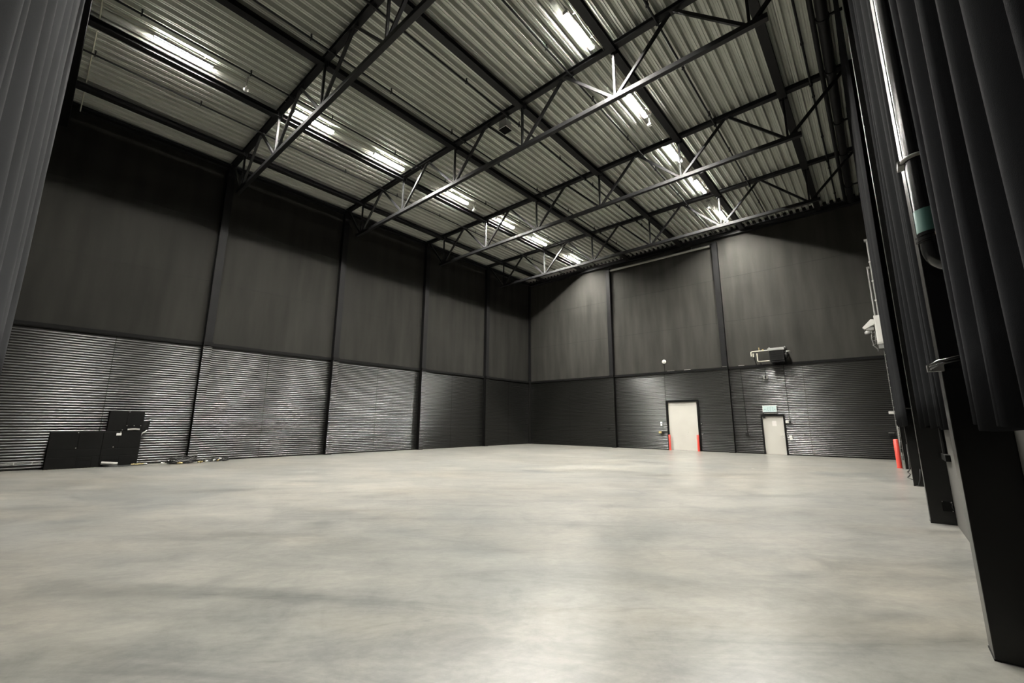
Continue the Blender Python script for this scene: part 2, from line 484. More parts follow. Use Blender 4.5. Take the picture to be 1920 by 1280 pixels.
# ------------------------------------------------------------------ strip lights
def strip_light(x, y, label, group):
    r = empty('strip_light', (x, y, 13.2), label, 'ceiling light', group)
    MB().box(x-.070, x+.070, y-.77, y+.77, 13.205, 13.25).build('housing', M['lamp_body'], r, bevel=.006)
    MB().box(x-.066, x+.066, y-.76, y+.76, 13.191, 13.204).build('added_glow_strip', M['side_glow'], r)  # added glowing strip, brightens the deck ribs and beam sides
    MB().box(x-.052, x+.052, y-.755, y+.755, 13.178, 13.190).build('diffuser', M['glow'], r)
    for t in (-1, 1):
        MB().box(min(x+t*.068, x+t*.075), max(x+t*.068, x+t*.075), y-.77, y+.77, 13.136, 13.191).build('side_baffle', M['baffle'], r)
    for s in (-1, 1):
        MB().box(x-.077, x+.077, y+s*.768-.012, y+s*.768+.012, 13.138, 13.252).build('end_cap', M['lamp_body'], r)
    for s in (-.5, .5):
        MB().box(x-.20, x+.20, y+s-.02, y+s+.02, DECK-.010, DECK-.0002).build('mounting_plate', M['galv'], r)
        MB().box(x-.015, x+.015, y+s-.015, y+s+.015, 13.25, DECK-.010).build('bracket', M['galv'], r)
LX, RX = 5.86, 15.92
LY = [-25.13, -20.95, -17.56, -13.45, -9.65, -6.35, -2.22]
RY = [-21.3, -17.58, -13.57, -9.83, -6.39, -2.33]
nth = ['nearest', 'second', 'third', 'fourth', 'fifth', 'sixth']
for i, y in enumerate(LY):
    if i == 0: l = 'glowing strip light of the left row nearest the left curtain'
    elif i == 6: l = 'farthest glowing strip light of the left row, by the far wall'
    else: l = '%s glowing strip light of the left row, counting from the left curtain' % nth[i]
    strip_light(LX, y, l, 'left row of strip lights')
vis = ['nearest the top edge of the picture', 'second', 'third', 'fourth', 'farthest']
for i, y in enumerate(RY):
    i += 1
    if i == 1: l = 'glowing strip light of the right row in front of the nearest roof truss'
    elif i == 2: l = 'largest glowing strip light of the right row, near the top edge of the picture'
    elif i == 6: l = 'farthest glowing strip light of the right row, by the far wall'
    else: l = '%s glowing strip light of the right row, counting down from the largest' % ['', '', '', 'second', 'third', 'fourth'][i]
    strip_light(RX, y, l, 'right row of strip lights')
# supply cables of the light rows
for x, l in ((LX+.16, 'thin cream cable feeding the left row of strip lights'), (RX+.16, 'thin cream cable feeding the right row of strip lights')):
    tag(MB().tube([(x+.02*math.sin(k*1.7), -28+k*.5, 13.285) for k in range(55)], .010, 6).build('supply_cable', M['cream'], smooth=True), l, 'cable')

# presence sensors on short stems
def sensor(x, y, label):
    r = empty('presence_sensor', (x, y, 12.9), label, 'sensor', 'presence sensors under the roof')
    MB().box(x-.18, x+.18, y-.02, y+.02, DECK-.010, DECK-.0002).build('mounting_plate', M['galv'], r)
    MB().tube([(x, y, 12.88), (x, y, DECK-.008)], .014, 8).build('stem', M['duct'], r)
    MB().box(x-.10, x+.10, y-.03, y+.03, 13.24, 13.27).build('cross_bar', M['duct'], r)
    MB().lathe((x, y, 12.79), [(.035, 0), (.075, .02), (.085, .06), (.06, .09), (.02, .10)], 16).build('sensor_head', M['white'], r, smooth=True, angle=50)
sensor(6.15, -23.42, 'small white sensor hanging beside the left row light nearest the left curtain')
sensor(6.06, -12.4, 'small white sensor hanging off the far end of the fourth left row light')
sensor(6.1, -4.5, 'small sensor hanging between the two farthest left row lights')
sensor(16.0, -12.72, 'small white sensor hanging just beyond the second right row light')
sensor(15.75, -4.5, 'small white sensor hanging between the two farthest right row lights')

# hanging heater box beside the second truss
r = empty('heater_box', (11.58, -16.12, 12.85), 'square black grilled heater box hanging by the second roof truss', 'heater')
MB().box(11.40, 11.76, -16.24, -15.92, 12.87, 13.2).build('casing', M['lamp_body'], r, bevel=.008)
MB().box(11.37, 11.79, -16.27, -15.89, 12.845, 12.875).build('rim', M['white'], r, bevel=.006)
mb = MB()
for i in range(9):
    mb.box(11.395, 11.765, -16.245+i*.0405, -16.245+i*.0405+.03, 12.832, 12.85)
mb.build('grille', M['flat_black'], r)
for sxx in (11.42, 11.74):
    MB().tube([(sxx, -16.08, 13.19), (sxx, -16.08, DECK)], .012, 6).build('hanger', M['truss'], r)
MB().tube([(11.44, -16.0, 13.2), (11.3, -15.95, 13.24), (11.1, -15.9, 13.28)], .014, 8).build('lead', M['duct'], r)

# cream cables by the left curtain
tag(MB().tube([(6.2, -27.10, 13.28), (5.7, -27.08, 13.24), (5.15, -27.06, 13.12), (5.14, -27.06, 13.02)], .018, 8).build('loose_cable', M['cream'], smooth=True), 'cream cable drooping from the deck near the nearest left row light', 'cable')
tag(MB().tube([(5.8, -27.02, 13.2975), (5.85, -26.4, 13.26), (5.9, -25.92, 13.27)], .012, 8).build('loose_cable', M['cream'], smooth=True), 'thin cream cable running into the nearest left row light', 'cable')
tag(MB().tube([(4.7, -27.07, 13.2925), (3.2, -27.065, 13.275), (1.9, -27.06, 13.29), (.8, -27.055, 13.28), (.2, -27.05, 13.05), (.19, -27.05, 12.9)], .017, 8).build('loose_cable', M['cream'], smooth=True), 'long cream cable crossing the deck ribs toward the left wall', 'cable')

# ------------------------------------------------------------------ curtains
def curtain(name, t0, t1, z0, z1, plane, axis, amp, wl, seed, material, label, group=None, flare=.25, sign=1):
    """hanging cloth along t; plane = fixed coordinate of the other axis"""
    rnd = random.Random(seed)
    # irregular folds
    knots = [t0]; amps = []
    while knots[-1] < t1:
        w = wl*rnd.uniform(.65, 1.45); knots.append(knots[-1]+w); amps.append(rnd.uniform(.65, 1.15))
    def prof(t):
        for i in range(len(knots)-1):
            if knots[i] <= t <= knots[i+1]:
                u = (t-knots[i])/(knots[i+1]-knots[i])
                a = amps[i]
                base = .5-.5*math.cos(2*math.pi*u)
                return a*(base**.62)*2-1 + .14*math.sin(4*math.pi*u+seed)
        return -1
    steps = max(40, int((t1-t0)/.022)); rows = 26
    mb = MB()
    for j in range(rows+1):
        v = j/rows; z = z0+(z1-z0)*v
        k = 1+flare*(1-v)
        for i in range(steps+1):
            t = t0+(t1-t0)*i/steps
            drift = .05*math.sin(3*v+seed+t*.7)*(1-v)
            d = amp*k*prof(min(max(t+drift, t0), t1))
            zz = z
            if j == 0: zz = z + .018*math.sin(t*5+seed) - .012*prof(t)
            off = .012*math.sin(7*v+t*2.1+seed)
            p = plane+sign*(d+off)
            mb.v.append((p, t, zz) if axis == 'y' else (t, p, zz))
    n = steps+1
    for j in range(rows):
        for i in range(steps):
            a = j*n+i
            mb.f.append((a, a+1, a+n+1, a+n))
    o = mb.build(name, material, None, smooth=True, fix=False)
    s = o.modifiers.new('cloth', 'SOLIDIFY'); s.thickness = .008; s.offset = 0
    return tag(o, label, 'curtain', group)
curtain('stage_curtain', 9.0, 20.6, 2.30, 12.19, -27.44, 'x', .11, .52, 3, M['curtain_grey'], 'tall dark grey pleated curtain at the left edge of the picture')
curtain('stage_curtain', -26.6, -22.66, 1.59, 12.89, 21.98, 'y', .10, .44, 21, M['curtain'], 'large black pleated curtain at the right edge, nearest the camera', 'curtains along the right wall', sign=-1)
curtain('stage_curtain', -21.95, -17.2, 1.575, 12.89, 21.975, 'y', .06, .62, 8, M['curtain_far_shaded'], 'second black pleated curtain on the right wall, between the two nearest columns', 'curtains along the right wall', sign=-1)
curtain('stage_curtain', -15.0, -7.4, 1.57, 12.89, 21.80, 'y', .035, .70, 12, M['curtain_far_shaded'], 'farthest black pleated curtain on the right wall, beside the pale conduits', 'curtains along the right wall', sign=-1)
# tracks
tag(MB().box(-.045, 21.3, -27.50, -27.27, 12.2, 12.95).build('curtain_track', M['flat_black']), 'black boxed curtain track above the left curtain', 'curtain track')
for (a, b, x, l) in ((-26.6, -22.66, 22.01, 'black curtain track over the curtain nearest the camera'), (-21.95, -17.2, 21.975, 'black curtain track over the second right hand curtain'), (-15.0, -7.4, 21.80, 'black curtain track over the farthest right hand curtain')):
    tag(MB().box(x-.03, x+.03, a, b, 12.9, 12.96).build('curtain_track', M['flat_black']), l, 'curtain track', 'tracks of the right hand curtains')

# ------------------------------------------------------------------ drain pipes by the right columns
r = empty('drain_pipe', (21.93, -22.47, 2.9), 'glossy black drain pipe with a teal band beside the nearest right column', 'pipe')
px, py = 21.94, -22.47
MB().tube([(px, py, 3.30), (px, py, 12.9)], .082, 24).build('pipe', M['pipe_gloss'], r, smooth=True, angle=50)
MB().tube([(px, py, 3.105), (px, py, 3.30)], .084, 24).build('band', M['teal'], r, smooth=True, angle=50)
MB().tube([(px, py, 3.04), (px, py, 3.06)], .099, 24).tube([(px, py, 3.075), (px, py, 3.095)], .099, 24).tube([(px, py, 3.03), (px, py, 3.106)], .090, 24).build('coupling', M['pipe_gloss'], r, smooth=True, angle=50)
MB().box(px+.01, px+.03, py-.112, py-.095, 3.055, 3.08).build('coupling_bolt', M['brass'], r)
path = [(px, py, 3.04)] + [(px+.17*(1-math.cos(a)), py, 2.98-.17*math.sin(a)) for a in [i*math.pi/16 for i in range(0, 9)]] 
MB().tube(path, .078, 24).build('elbow', M['pipe_gloss'], r, smooth=True, angle=50)
def clamp(cx, cy, z, rad, parent, m, wallx):
    MB().tube([(cx+rad*math.cos(a), cy+rad*math.sin(a), z) for a in [math.pi*.55+math.pi*1.2*i/14 for i in range(15)]], .016, 8).build('pipe_clamp', m, parent, smooth=True)
    MB().box(cx-rad-.03, cx-rad+.012, cy+.0, cy+.115, z-.022, z+.022).build('clamp_lug', m, parent)
clamp(px, py, 3.76, .092, r, M['duct'], XR)
r2 = empty('pipe_bracket', (21.86, -22.42, 2.05), 'empty black pipe bracket on the nearest right column, at head height', 'bracket')
mb = MB().tube([(21.80, -22.40, 2.04), (21.80, -22.47, 2.05), (21.84, -22.56, 2.07), (21.95, -22.60, 2.09), (22.08, -22.55, 2.09)], .013, 8)
mb.tube([(21.80, -22.40, 2.02), (21.80, -22.47, 2.03), (21.84, -22.56, 2.05), (21.95, -22.60, 2.07), (22.08, -22.55, 2.07)], .010, 8)
mb.build('hoop', M['pipe_gloss'], r2, smooth=True)
MB().box(21.78, 21.875, -22.41, -22.3595, 2.01, 2.06).build('foot', M['steel'], r2)
r3 = empty('pipe_bracket', (21.86, -11.15, 2.0), 'small dark pipe bracket on the third right column', 'bracket')
MB().tube([(21.84, -11.12, 2.02), (21.84, -11.20, 2.03), (21.92, -11.25, 2.04), (22.05, -11.22, 2.04)], .02, 8).build('hoop', M['steel'], r3, smooth=True)
MB().box(21.83, 21.875, -11.14, -11.0895, 1.99, 2.06).build('foot', M['steel'], r3)

# small fittings on the right wall
r = empty('cover_plate', (22.1, -16.81, .2), 'thin black cover plate low on the second right column', 'cover plate')
MB().box(22.025, 22.155, -16.815, -16.801, .21, .37).build('plate', M['box'], r, bevel=.003)
for (sx_, sz) in ((22.035, .36), (22.145, .36), (22.145, .22)):
    MB().lathe((sx_, -16.815, sz), [(.006, 0), (.006, .006)], 8, (0,-1,0)).build('screw', M['screw'], r)
MB().tube([(22.13, -16.82, .36), (22.15, -16.84, .33), (22.14, -16.84, .29), (22.155, -16.83, .25)], .005, 6).build('wire', M['cable'], r)
r = empty('wall_box', (WX, -17.3, 1.06), 'small black box with a conduit on the right wall, behind the nearest column', 'socket box')
MB().box(WX-.06, WX, -17.65, -17.0, 1.05, 1.15).build('body', M['box'], r, bevel=.006)
MB().tube([(WX-.03, -17.3, 1.15), (WX-.03, -17.3, 4.2)], .03, 8).build('conduit', M['box'], r)
tag(MB().tube([(21.97, -5.45, .9), (21.96, -5.6, .3), (21.93, -5.9, .02), (21.86, -6.6, .012), (21.90, -7.5, .012), (21.84, -8.3, .012), (21.80, -8.7, .012), (21.84, -9.1, .012), (21.92, -9.5, .012)], .012, 8).build('loose_cable', M['cable'], smooth=True), 'thin black cable lying on the floor by the right columns', 'cable')
tag(MB().tube([(21.90, -11.12, .012), (21.95, -11.14, .03), (22.0, -11.12, .2), (22.03, -11.11, .45)], .010, 8).build('loose_cable', M['cable'], smooth=True), 'thin dark cable hanging down the foot of the third right column', 'cable')

# pale conduits, cabinet and bracketed device on the farthest right column
r = empty('cable_ladder', (21.8, -5.35, 0), 'pale cable ladder climbing the farthest right column to the white cabinet', 'cable ladder')
yl = -5.40
for xx in (21.775, 21.845):
    MB().bar((xx, yl, .0), (xx, yl, 4.5), .018, .04, (0,1,0)).build('rail', M['galv'], r)
for i in range(17):
    z = .25+i*.25
    MB().bar((21.775, yl, z), (21.845, yl, z), .02, .02).build('rung', M['white'], r)
MB().tube([(21.81, yl-.03, .1), (21.80, yl-.035, 1.0), (21.815, yl-.03, 2.0), (21.81, yl-.03, 4.4)], .012, 6).build('cable', M['white'], r, smooth=True)
MB().tube([(21.80, yl-.05, .6), (21.82, yl-.05, 1.2)], .012, 6).build('dark_cable', M['cable'], r, smooth=True)
r = empty('conduit', (21.76, -5.38, 5.8), 'taller pale conduit rising above the white cabinet on the farthest right column', 'conduit', 'pale conduits above the cabinet')
MB().tube([(21.79, yl, 5.79), (21.79, yl, 8.98)], .034, 8).build('tube', M['galv'], r, smooth=True, angle=50)
MB().box(21.70, 21.86, yl-.04, yl+.04, 8.9, 9.0).build('top_bracket', M['galv'], r)
for z in (6.4, 7.2, 8.0):
    MB().box(21.74, 21.86, yl-.05, yl+.02, z, z+.05).build('clip', M['white'], r)
r = empty('conduit', (21.66, -5.38, 5.8), 'shorter pale conduit beside the taller one above the white cabinet', 'conduit', 'pale conduits above the cabinet')
MB().tube([(21.68, yl, 5.79), (21.68, yl, 7.78)], .034, 8).build('tube', M['galv'], r, smooth=True, angle=50)
MB().box(21.64, 21.745, yl-.03, yl+.03, 7.76, 7.84).build('top_bracket', M['galv'], r)
r = empty('wall_cabinet', (21.72, -5.40, 4.65), 'tall white cabinet high on the farthest right column', 'cabinet')
MB().box(21.62, 21.86, -5.62, -5.305, 4.66, 5.79).build('body', M['white'], r, bevel=.01)
MB().box(21.65, 21.84, -5.634, -5.62, 4.72, 5.72).build('door', M['white'], r, bevel=.004)
MB().box(21.64, 21.85, -5.60, -5.31, 4.48, 4.66).build('gland_box', M['galv'], r)
r = empty('bracketed_projector', (21.45, -5.45, 4.4), 'pale floodlight on an open wire bracket left of the white cabinet', 'floodlight')
mb = MB()
hv = [(21.24, 5.36), (21.30, 5.28), (21.62, 5.44), (21.62, 5.64), (21.52, 5.66)]
mb.prism(hv, -5.62, -5.36)
mb.build('lamp_head', M['white'], r, bevel=.01)
MB().box(21.34, 21.58, -5.60, -5.38, 5.22, 5.34).build('rear_box', M['duct'], r, bevel=.008)
MB().lathe((21.40, -5.49, 5.08), [(.10, 0), (.12, .03), (.12, .10), (.09, .14)], 14).build('glare_ring', M['galv'], r, smooth=True, angle=50)
for y in (-5.58, -5.40):
    MB().tube([(21.50, y, 5.25), (21.47, y, 4.9), (21.50, y, 4.62), (21.60, y, 4.48), (21.605, y, 4.40)], .014, 6).build('bracket_arm', M['galv'], r, smooth=True)
for z in (5.1, 4.95, 4.8, 4.65):
    MB().tube([(21.48, -5.58, z), (21.48, -5.40, z)], .010, 6).build('bracket_rung', M['galv'], r)
    MB().tube([(21.48, -5.50, z), (21.605, -5.50, z+.06)], .010, 6).build('bracket_brace', M['galv'], r)
MB().tube([(21.55, -5.5, 5.3), (21.60, -5.52, 5.1), (21.57, -5.5, 4.8), (21.58, -5.5, 4.7)], .016, 6).build('lead', M['galv'], r, smooth=True)
tag(MB().box(21.62, 21.86, -5.36, -5.302, 2.0, 2.1).build('junction_box', M['white'], bevel=.006), 'small white box on the farthest right column above the red post', 'junction box')

# ------------------------------------------------------------------ doors in the far wall
def frame(x0, x1, zt, t, parent, depth=-.06):
    MB().box(x0, x0+t, depth, .045, 0, zt).box(x1-t, x1, depth, .045, 0, zt).box(x0+t, x1-t, depth, .045, zt-t, zt).build('door_frame', M['flat_black'], parent, bevel=.004)
d = empty('door_1', (12.06, 0, 0), 'tall beige double height door in the far wall, between two red posts', kind='structure')
frame(D1[0], D1[1], D1[2], .10, d, -.08)
MB().box(D1[0]+.10, D1[1]-.10, .012, .044, .012, D1[2]-.10).build('door_leaf', M['door'], d, bevel=.003)
MB().box(D1[0]+.10, D1[1]-.10, .008, .014, 2.72, 2.745).build('panel_joint', M['duct'], d)
for (x, z) in ((12.34, 1.10), (12.28, .98), (12.28, .86)):
    MB().lathe((x, .012, z), [(.028, 0), (.028, .012), (.018, .016)], 12, (0,-1,0)).build('lock_cylinder', M['screw'], d)
MB().box(D1[0]+.10, D1[1]-.10, -.02, .012, .001, .012).build('threshold', M['duct'], d)
d = empty('door_2', (16.88, 0, 0), 'single beige door with a paper notice under the exit sign', kind='structure')
frame(D2[0], D2[1], D2[2], .075, d, -.08)
MB().box(D2[0]+.075, D2[1]-.075, .012, .044, .012, D2[2]-.075).build('door_leaf', M['door'], d, bevel=.003)
MB().box(D2[0]+.10, D2[0]+.22, -.05, .012, 1.93, 1.99).build('door_closer', M['black'], d, bevel=.004)
MB().lathe((17.28, .012, 1.02), [(.03, 0), (.03, .012), (.012, .015), (.012, .05)], 12, (0,-1,0)).build('handle_rose', M['steel'], d, smooth=True, angle=40)
MB().tube([(17.28, -.04, 1.02), (17.16, -.045, 1.02)], .011, 8).build('handle', M['steel'], d, smooth=True)
MB().lathe((17.28, .012, .92), [(.024, 0), (.024, .012)], 12, (0,-1,0)).build('lock_cylinder', M['steel'], d)
MB().box(D2[0]+.075, D2[1]-.075, -.02, .012, .001, .012).build('threshold', M['duct'], d)
tag(MB().box(16.82, 17.02, .006, .0115, 1.50, 1.78).build('paper_notice', M['paper']), 'white paper notice stuck on the single beige door', 'notice')

# exit sign
r = empty('exit_sign', (16.79, -.03, 2.22), 'glowing pale green exit sign above the single beige door', 'exit sign')
MB().box(16.44, 17.12, -.085, -.022, 2.235, 2.60).build('sign_body', M['white'], r, bevel=.006)
MB().box(16.46, 17.10, -.092, -.085, 2.255, 2.58).build('sign_face', M['exit'], r)
MB().box(16.50, 17.10, -.10, -.022, 2.17, 2.20).build('mounting_rail', M['galv'], r)
mk = MB(); yy = -.096
def flat(poly):
    mk.prism(poly, yy, -.092)
# arrow, running figure, doorway
flat([(16.50,2.385),(16.56,2.44),(16.56,2.40),(16.62,2.40),(16.62,2.37),(16.56,2.37),(16.56,2.33)])
flat([(16.69,2.50),(16.72,2.515),(16.74,2.50),(16.73,2.475),(16.70,2.475)])
flat([(16.66,2.45),(16.72,2.47),(16.76,2.43),(16.74,2.415),(16.71,2.44),(16.69,2.40),(16.74,2.36),(16.72,2.29),(16.695,2.29),(16.71,2.35),(16.66,2.38)])
flat([(16.67,2.375),(16.62,2.31),(16.64,2.30),(16.69,2.36)])
flat([(16.80,2.53),(16.83,2.53),(16.83,2.29),(16.80,2.29)])
flat([(16.83,2.53),(16.93,2.53),(16.93,2.505),(16.83,2.505)])
flat([(16.93,2.53),(16.96,2.53),(16.96,2.29),(16.93,2.29)])
flat([(16.99,2.40),(17.04,2.34),(17.07,2.36),(17.02,2.43)])
mk.build('pictogram', M['exit_mark'], r)

# red posts
def post(x, y, h, rad, label):
    r = empty('bollard', (x, y, 0), label, 'bollard', 'red posts')
    MB().lathe((x, y, 0), [(rad, 0), (rad, h-.02), (rad*.8, h-.004), (rad*.3, h)], 20).build('post', M['red'], r, smooth=True, angle=50)
    MB().lathe((x, y, 0), [(rad*1.25, 0), (rad*1.25, .012)], 20).build('foot_plate', M['red'], r)
post(11.22, -.16, .93, .060, 'red post at the left jamb of the tall beige door')
post(12.92, -.16, .95, .065, 'red post at the right jamb of the tall beige door')
post(21.70, -4.93, 1.06, .082, 'red post on the right, by the cable ladder column')

# ------------------------------------------------------------------ far wall fittings
def conduit(x0, z0, x1, z1, label, head=None):
    r = empty('conduit_run', (x0, -.03, min(z0, z1)), label, 'conduit')
    MB().tube([(x0, -.0258, z0), (x1, -.0258, z1)], .013, 8).build('conduit', M['flat_black'], r)
    return r
r = conduit(15.53, 4.75, 15.58, 1.10, 'thin black conduit left of the single door, ending in a small box')
MB().box(15.48, 15.66, -.09, -.0127, .98, 1.10).build('box', M['black'], r, bevel=.006)
r = conduit(17.64, 4.75, 17.66, 1.74, 'thin black conduit right of the single door, ending in a white switch')
MB().box(17.46, 17.60, -.09, -.0127, 1.66, 1.78).build('switch', M['white'], r, bevel=.006)
MB().box(17.62, 17.72, -.09, -.0127, 1.66, 1.76).build('connector', M['black'], r, bevel=.006)
r = conduit(16.76, 4.75, 16.76, 4.24, 'short black conduit with a pale bracket under the wall heater')
MB().box(16.66, 16.70, -.10, -.0127, 4.06, 4.24).box(16.80, 16.84, -.10, -.0127, 4.06, 4.24).box(16.70, 16.80, -.06, -.0127, 4.06, 4.08).build('bracket', M['duct'], r)
MB().box(16.705, 16.795, -.09, -.03, 4.09, 4.23).build('box', M['black'], r)
r = empty('double_switch', (17.6, -.03, .75), 'white double switch low beside the single beige door', 'switch')
MB().box(17.55, 17.67, -.07, -.0127, .92, 1.02).build('switch', M['white'], r, bevel=.006)
MB().box(17.565, 17.685, -.07, -.0127, .78, .90).build('switch', M['white'], r, bevel=.006)
r = empty('round_siren', (11.10, -.0, 5.4), 'round white alarm sounder above the tall beige door', 'alarm sounder')
MB().lathe((11.10, .048, 5.53), [(.13, 0), (.13, .05), (.11, .08), (.05, .10)], 24, (0,-1,0)).build('sounder', M['white'], r, smooth=True, angle=50)
MB().lathe((11.10, -.05, 5.53), [(.05, 0), (.045, .012)], 16, (0,-1,0)).build('centre_boss', M['paper'], r)
MB().tube([(11.10, .03, 5.40), (11.10, .03, 4.9)], .014, 8).build('cable', M['flat_black'], r)
MB().tube([(11.08, -.0245, 4.74), (11.06, -.0245, 3.05), (11.05, -.0245, 1.6)], .011, 8).build('cable_drop', M['flat_black'], r)
r = empty('switch_pair', (10.7, -.03, 1.4), 'two small white switches left of the tall beige door', 'switch')
MB().box(10.65, 10.76, -.07, -.0127, 1.60, 1.71).build('switch', M['white'], r, bevel=.006)
MB().box(10.66, 10.745, -.07, -.0127, 1.47, 1.56).build('switch', M['white'], r, bevel=.006)
MB().tube([(10.78, -.0245, 1.5), (10.80, -.0245, 1.16)], .010, 6).build('cable', M['flat_black'], r)
r = empty('emergency_switch', (10.68, -.03, 1.0), 'yellow and black emergency switch left of the tall beige door', 'switch')
MB().box(10.52, 10.70, -.09, -.0127, 1.0, 1.12).build('yellow_box', M['yellow'], r, bevel=.008)
MB().box(10.71, 10.84, -.08, -.0127, 1.01, 1.13).build('black_box', M['black'], r, bevel=.008)
MB().tube([(10.84, -.04, 1.08), (11.05, -.04, 1.08)], .010, 6).build('cable', M['flat_black'], r)
MB().tube([(10.62, -.05, 1.0), (10.62, -.05, .92)], .018, 8).build('gland', M['black'], r)
for z, l in ((1.60, 'upper small black box right of the tall beige door'), (1.0, 'lower small black box right of the tall beige door')):
    r = empty('socket_box', (13.17, -.03, z), l, 'socket box')
    MB().box(13.11, 13.24, -.09, -.0127, z-.06, z+.06).build('body', M['black'], r, bevel=.008)
    MB().box(13.13, 13.18, -.098, -.09, z-.02, z+.02).build('rocker', M['duct'], r)
r = empty('socket_box', (6.95, -.03, 1.2), 'small dark socket box on the far wall beside the left column', 'socket box')
MB().box(6.90, 7.05, -.08, -.0127, 1.18, 1.30).build('body', M['black'], r, bevel=.008)
r = empty('wall_device', (21.66, -.03, 1.1), 'small black device on the far wall behind the right hand red post', 'socket box')
MB().box(21.54, 21.74, -.10, -.0127, 1.08, 1.22).build('body', M['black'], r, bevel=.01)
MB().box(21.53, 21.75, -.105, -.0127, 1.22, 1.235).build('lid', M['duct'], r)
# pale reflective marks on the ledge, built as thin strips
for x0, x1, l in ((10.0+1.3, 11.75, 'pale offcut on the far wall ledge above the tall door'), (12.35, 12.75, 'short pale offcut on the far wall ledge right of the tall door'), (14.62, 14.86, 'pale strip on the ledge of the far wall column between the doors'), (15.45, 15.75, 'pale offcut on the far wall ledge right of the column')):
    tag(MB().box(x0, x1, -.08 if x0 != 14.62 else -.26, -.03, BAND+.066, BAND+.078).build('ledge_mark', M['duct']), l, 'mark')

# wall heater with pipework
r = empty('wall_heater', (17.45, -.4, 4.9), 'black fan heater with pale pipes on the far wall ledge', 'heater')
MB().box(17.12, 17.82, -.62, -.12, 4.98, 5.56).build('casing', M['black'], r, bevel=.02)
MB().box(17.08, 17.86, -.66, -.10, 5.52, 5.66).build('top_cover', M['galv'], r, bevel=.01)
mb = MB()
for i in range(8):
    mb.box(17.16, 17.78, -.632, -.62, 5.04+i*.06, 5.04+i*.06+.035)
mb.build('louvre', M['flat_black'], r)
for x in (17.10, 17.84):
    MB().box(x-.02, x+.02, -.30, .045, 5.66, 5.76).build('mounting_lug', M['galv'], r)
MB().box(17.15, 17.80, -.55, .045, 4.90, 4.98).build('bracket', M['truss'], r)
MB().tube([(17.10, -.32, 5.60), (16.26, -.32, 5.60), (16.21, -.32, 5.57), (16.21, -.32, 5.34)], .028, 10).build('supply_pipe', M['cream'], r, smooth=True, angle=60)
MB().tube([(17.14, -.32, 5.02), (16.55, -.32, 5.02), (16.50, -.32, 5.06), (16.50, -.32, 5.48)], .028, 10).build('return_pipe', M['cream'], r, smooth=True, angle=60)
MB().tube([(16.62, -.32, 5.60), (16.62, -.32, 5.80)], .022, 8).build('vent_valve', M['brass'], r)
MB().lathe((16.80, -.32, 5.61), [(.02, 0), (.045, .02), (.045, .06), (.02, .08)], 12).build('valve_knob', M['brass'], r)
MB().tube([(16.31, -.32, 5.5), (16.31, -.32, 5.30)], .032, 8).build('valve_body', M['cream'], r)
MB().tube([(16.33, -.30, 5.32), (16.36, -.1, 5.0), (16.36, -.02, 4.9)], .018, 8).build('pipe_drop', M['flat_black'], r)
MB().tube([(16.60, -.30, 5.0), (16.60, -.1, 4.95), (16.60, -.05, 4.9)], .018, 8).build('pipe_drop', M['flat_black'], r)
MB().lathe((17.83, -.36, 5.26), [(.19, 0), (.21, .05), (.20, .12), (.08, .16), (.03, .20)], 20, (1,0,0)).build('fan_motor', M['black'], r, smooth=True, angle=50)
MB().tube([(17.84, -.55, 5.42), (18.06, -.55, 5.44), (18.12, -.5, 5.38)], .02, 8).build('drain_stub', M['steel'], r, smooth=True)
for ang in range(0, 360, 45):
    a = math.radians(ang)
    MB().tube([(17.95, -.36, 5.26), (17.95, -.36+.2*math.cos(a), 5.26+.2*math.sin(a))], .006, 5).build('guard_wire', M['steel'], r)

# ------------------------------------------------------------------ black cabinets on the left wall
r = empty('floor_cabinet', (.2, -24.96, 0), 'wide low black cabinet against the left wall, with a white sticker', 'cabinet')
CX = .35
MB().box(.03, CX, -26.14, -23.79, 0, 1.235).build('body', M['box'], r, bevel=.006)
def leaf(y0, y1, z0, z1, name='front_panel'):
    return MB().box(CX, CX+.010, y0, y1, z0, z1).build(name, M['box'], r, bevel=.004)
ym = -24.83
leaf(-26.13, -25.44, .64, 1.225); leaf(-25.43, ym-.006, .64, 1.225)
leaf(ym+.006, -24.42, .64, 1.225); leaf(-24.41, -23.80, .64, 1.225)
leaf(-26.13, ym-.006, .385, .63); leaf(ym+.006, -23.80, .385, .63)
for (a, b) in ((-26.13, ym-.006), (ym+.006, -23.80)):
    pass
leaf(-26.13, -25.42, .02, .375); leaf(-25.03, ym-.006, .02, .375); leaf(-25.415, -25.035, .245, .375)
leaf(ym+.006, -24.79, .02, .375); leaf(-24.32, -23.80, .02, .375); leaf(-24.785, -24.325, .245, .375)
MB().box(CX+.001, CX+.006, -25.41, -25.04, .02, .24).build('hatch_recess', M['flat_black'], r)
MB().box(CX+.001, CX+.008, -24.78, -24.33, .02, .24).build('hatch_recess', M['flat_black'], r)
MB().tube([(CX+.03, -24.77, .14), (CX+.045, -24.6, .12), (CX+.045, -24.45, .10), (CX+.03, -24.34, .09)], .055, 14).build('hatch_duct', M['duct'], r, smooth=True, angle=50)
for (y, z) in ((-25.47, 1.20), (-25.47, .68), (-24.38, 1.20), (-24.52, .68)):
    MB().lathe((CX+.010, y, z), [(.016, 0), (.014, .006)], 10, (1,0,0)).build('screw', M['screw'], r)
MB().box(CX+.010, CX+.012, -24.49, -24.355, 1.085, 1.17).build('sticker', M['paper'], r)
mb = MB()
for i in range(15):
    y = -26.12+i*.085
    mb.quad([(CX+.02, y, .004), (CX+.10, y+.03, .004), (CX+.10, y+.07, .004), (CX+.02, y+.04, .004)])
tag(mb.build('floor_tape', M['tape'], None), 'dashed pale floor tape along the foot of the low black cabinet', 'floor tape')
r = empty('wall_cabinet', (.2, -24.27, 1.24), 'smaller black cabinet standing on the wide low black cabinet', 'cabinet')
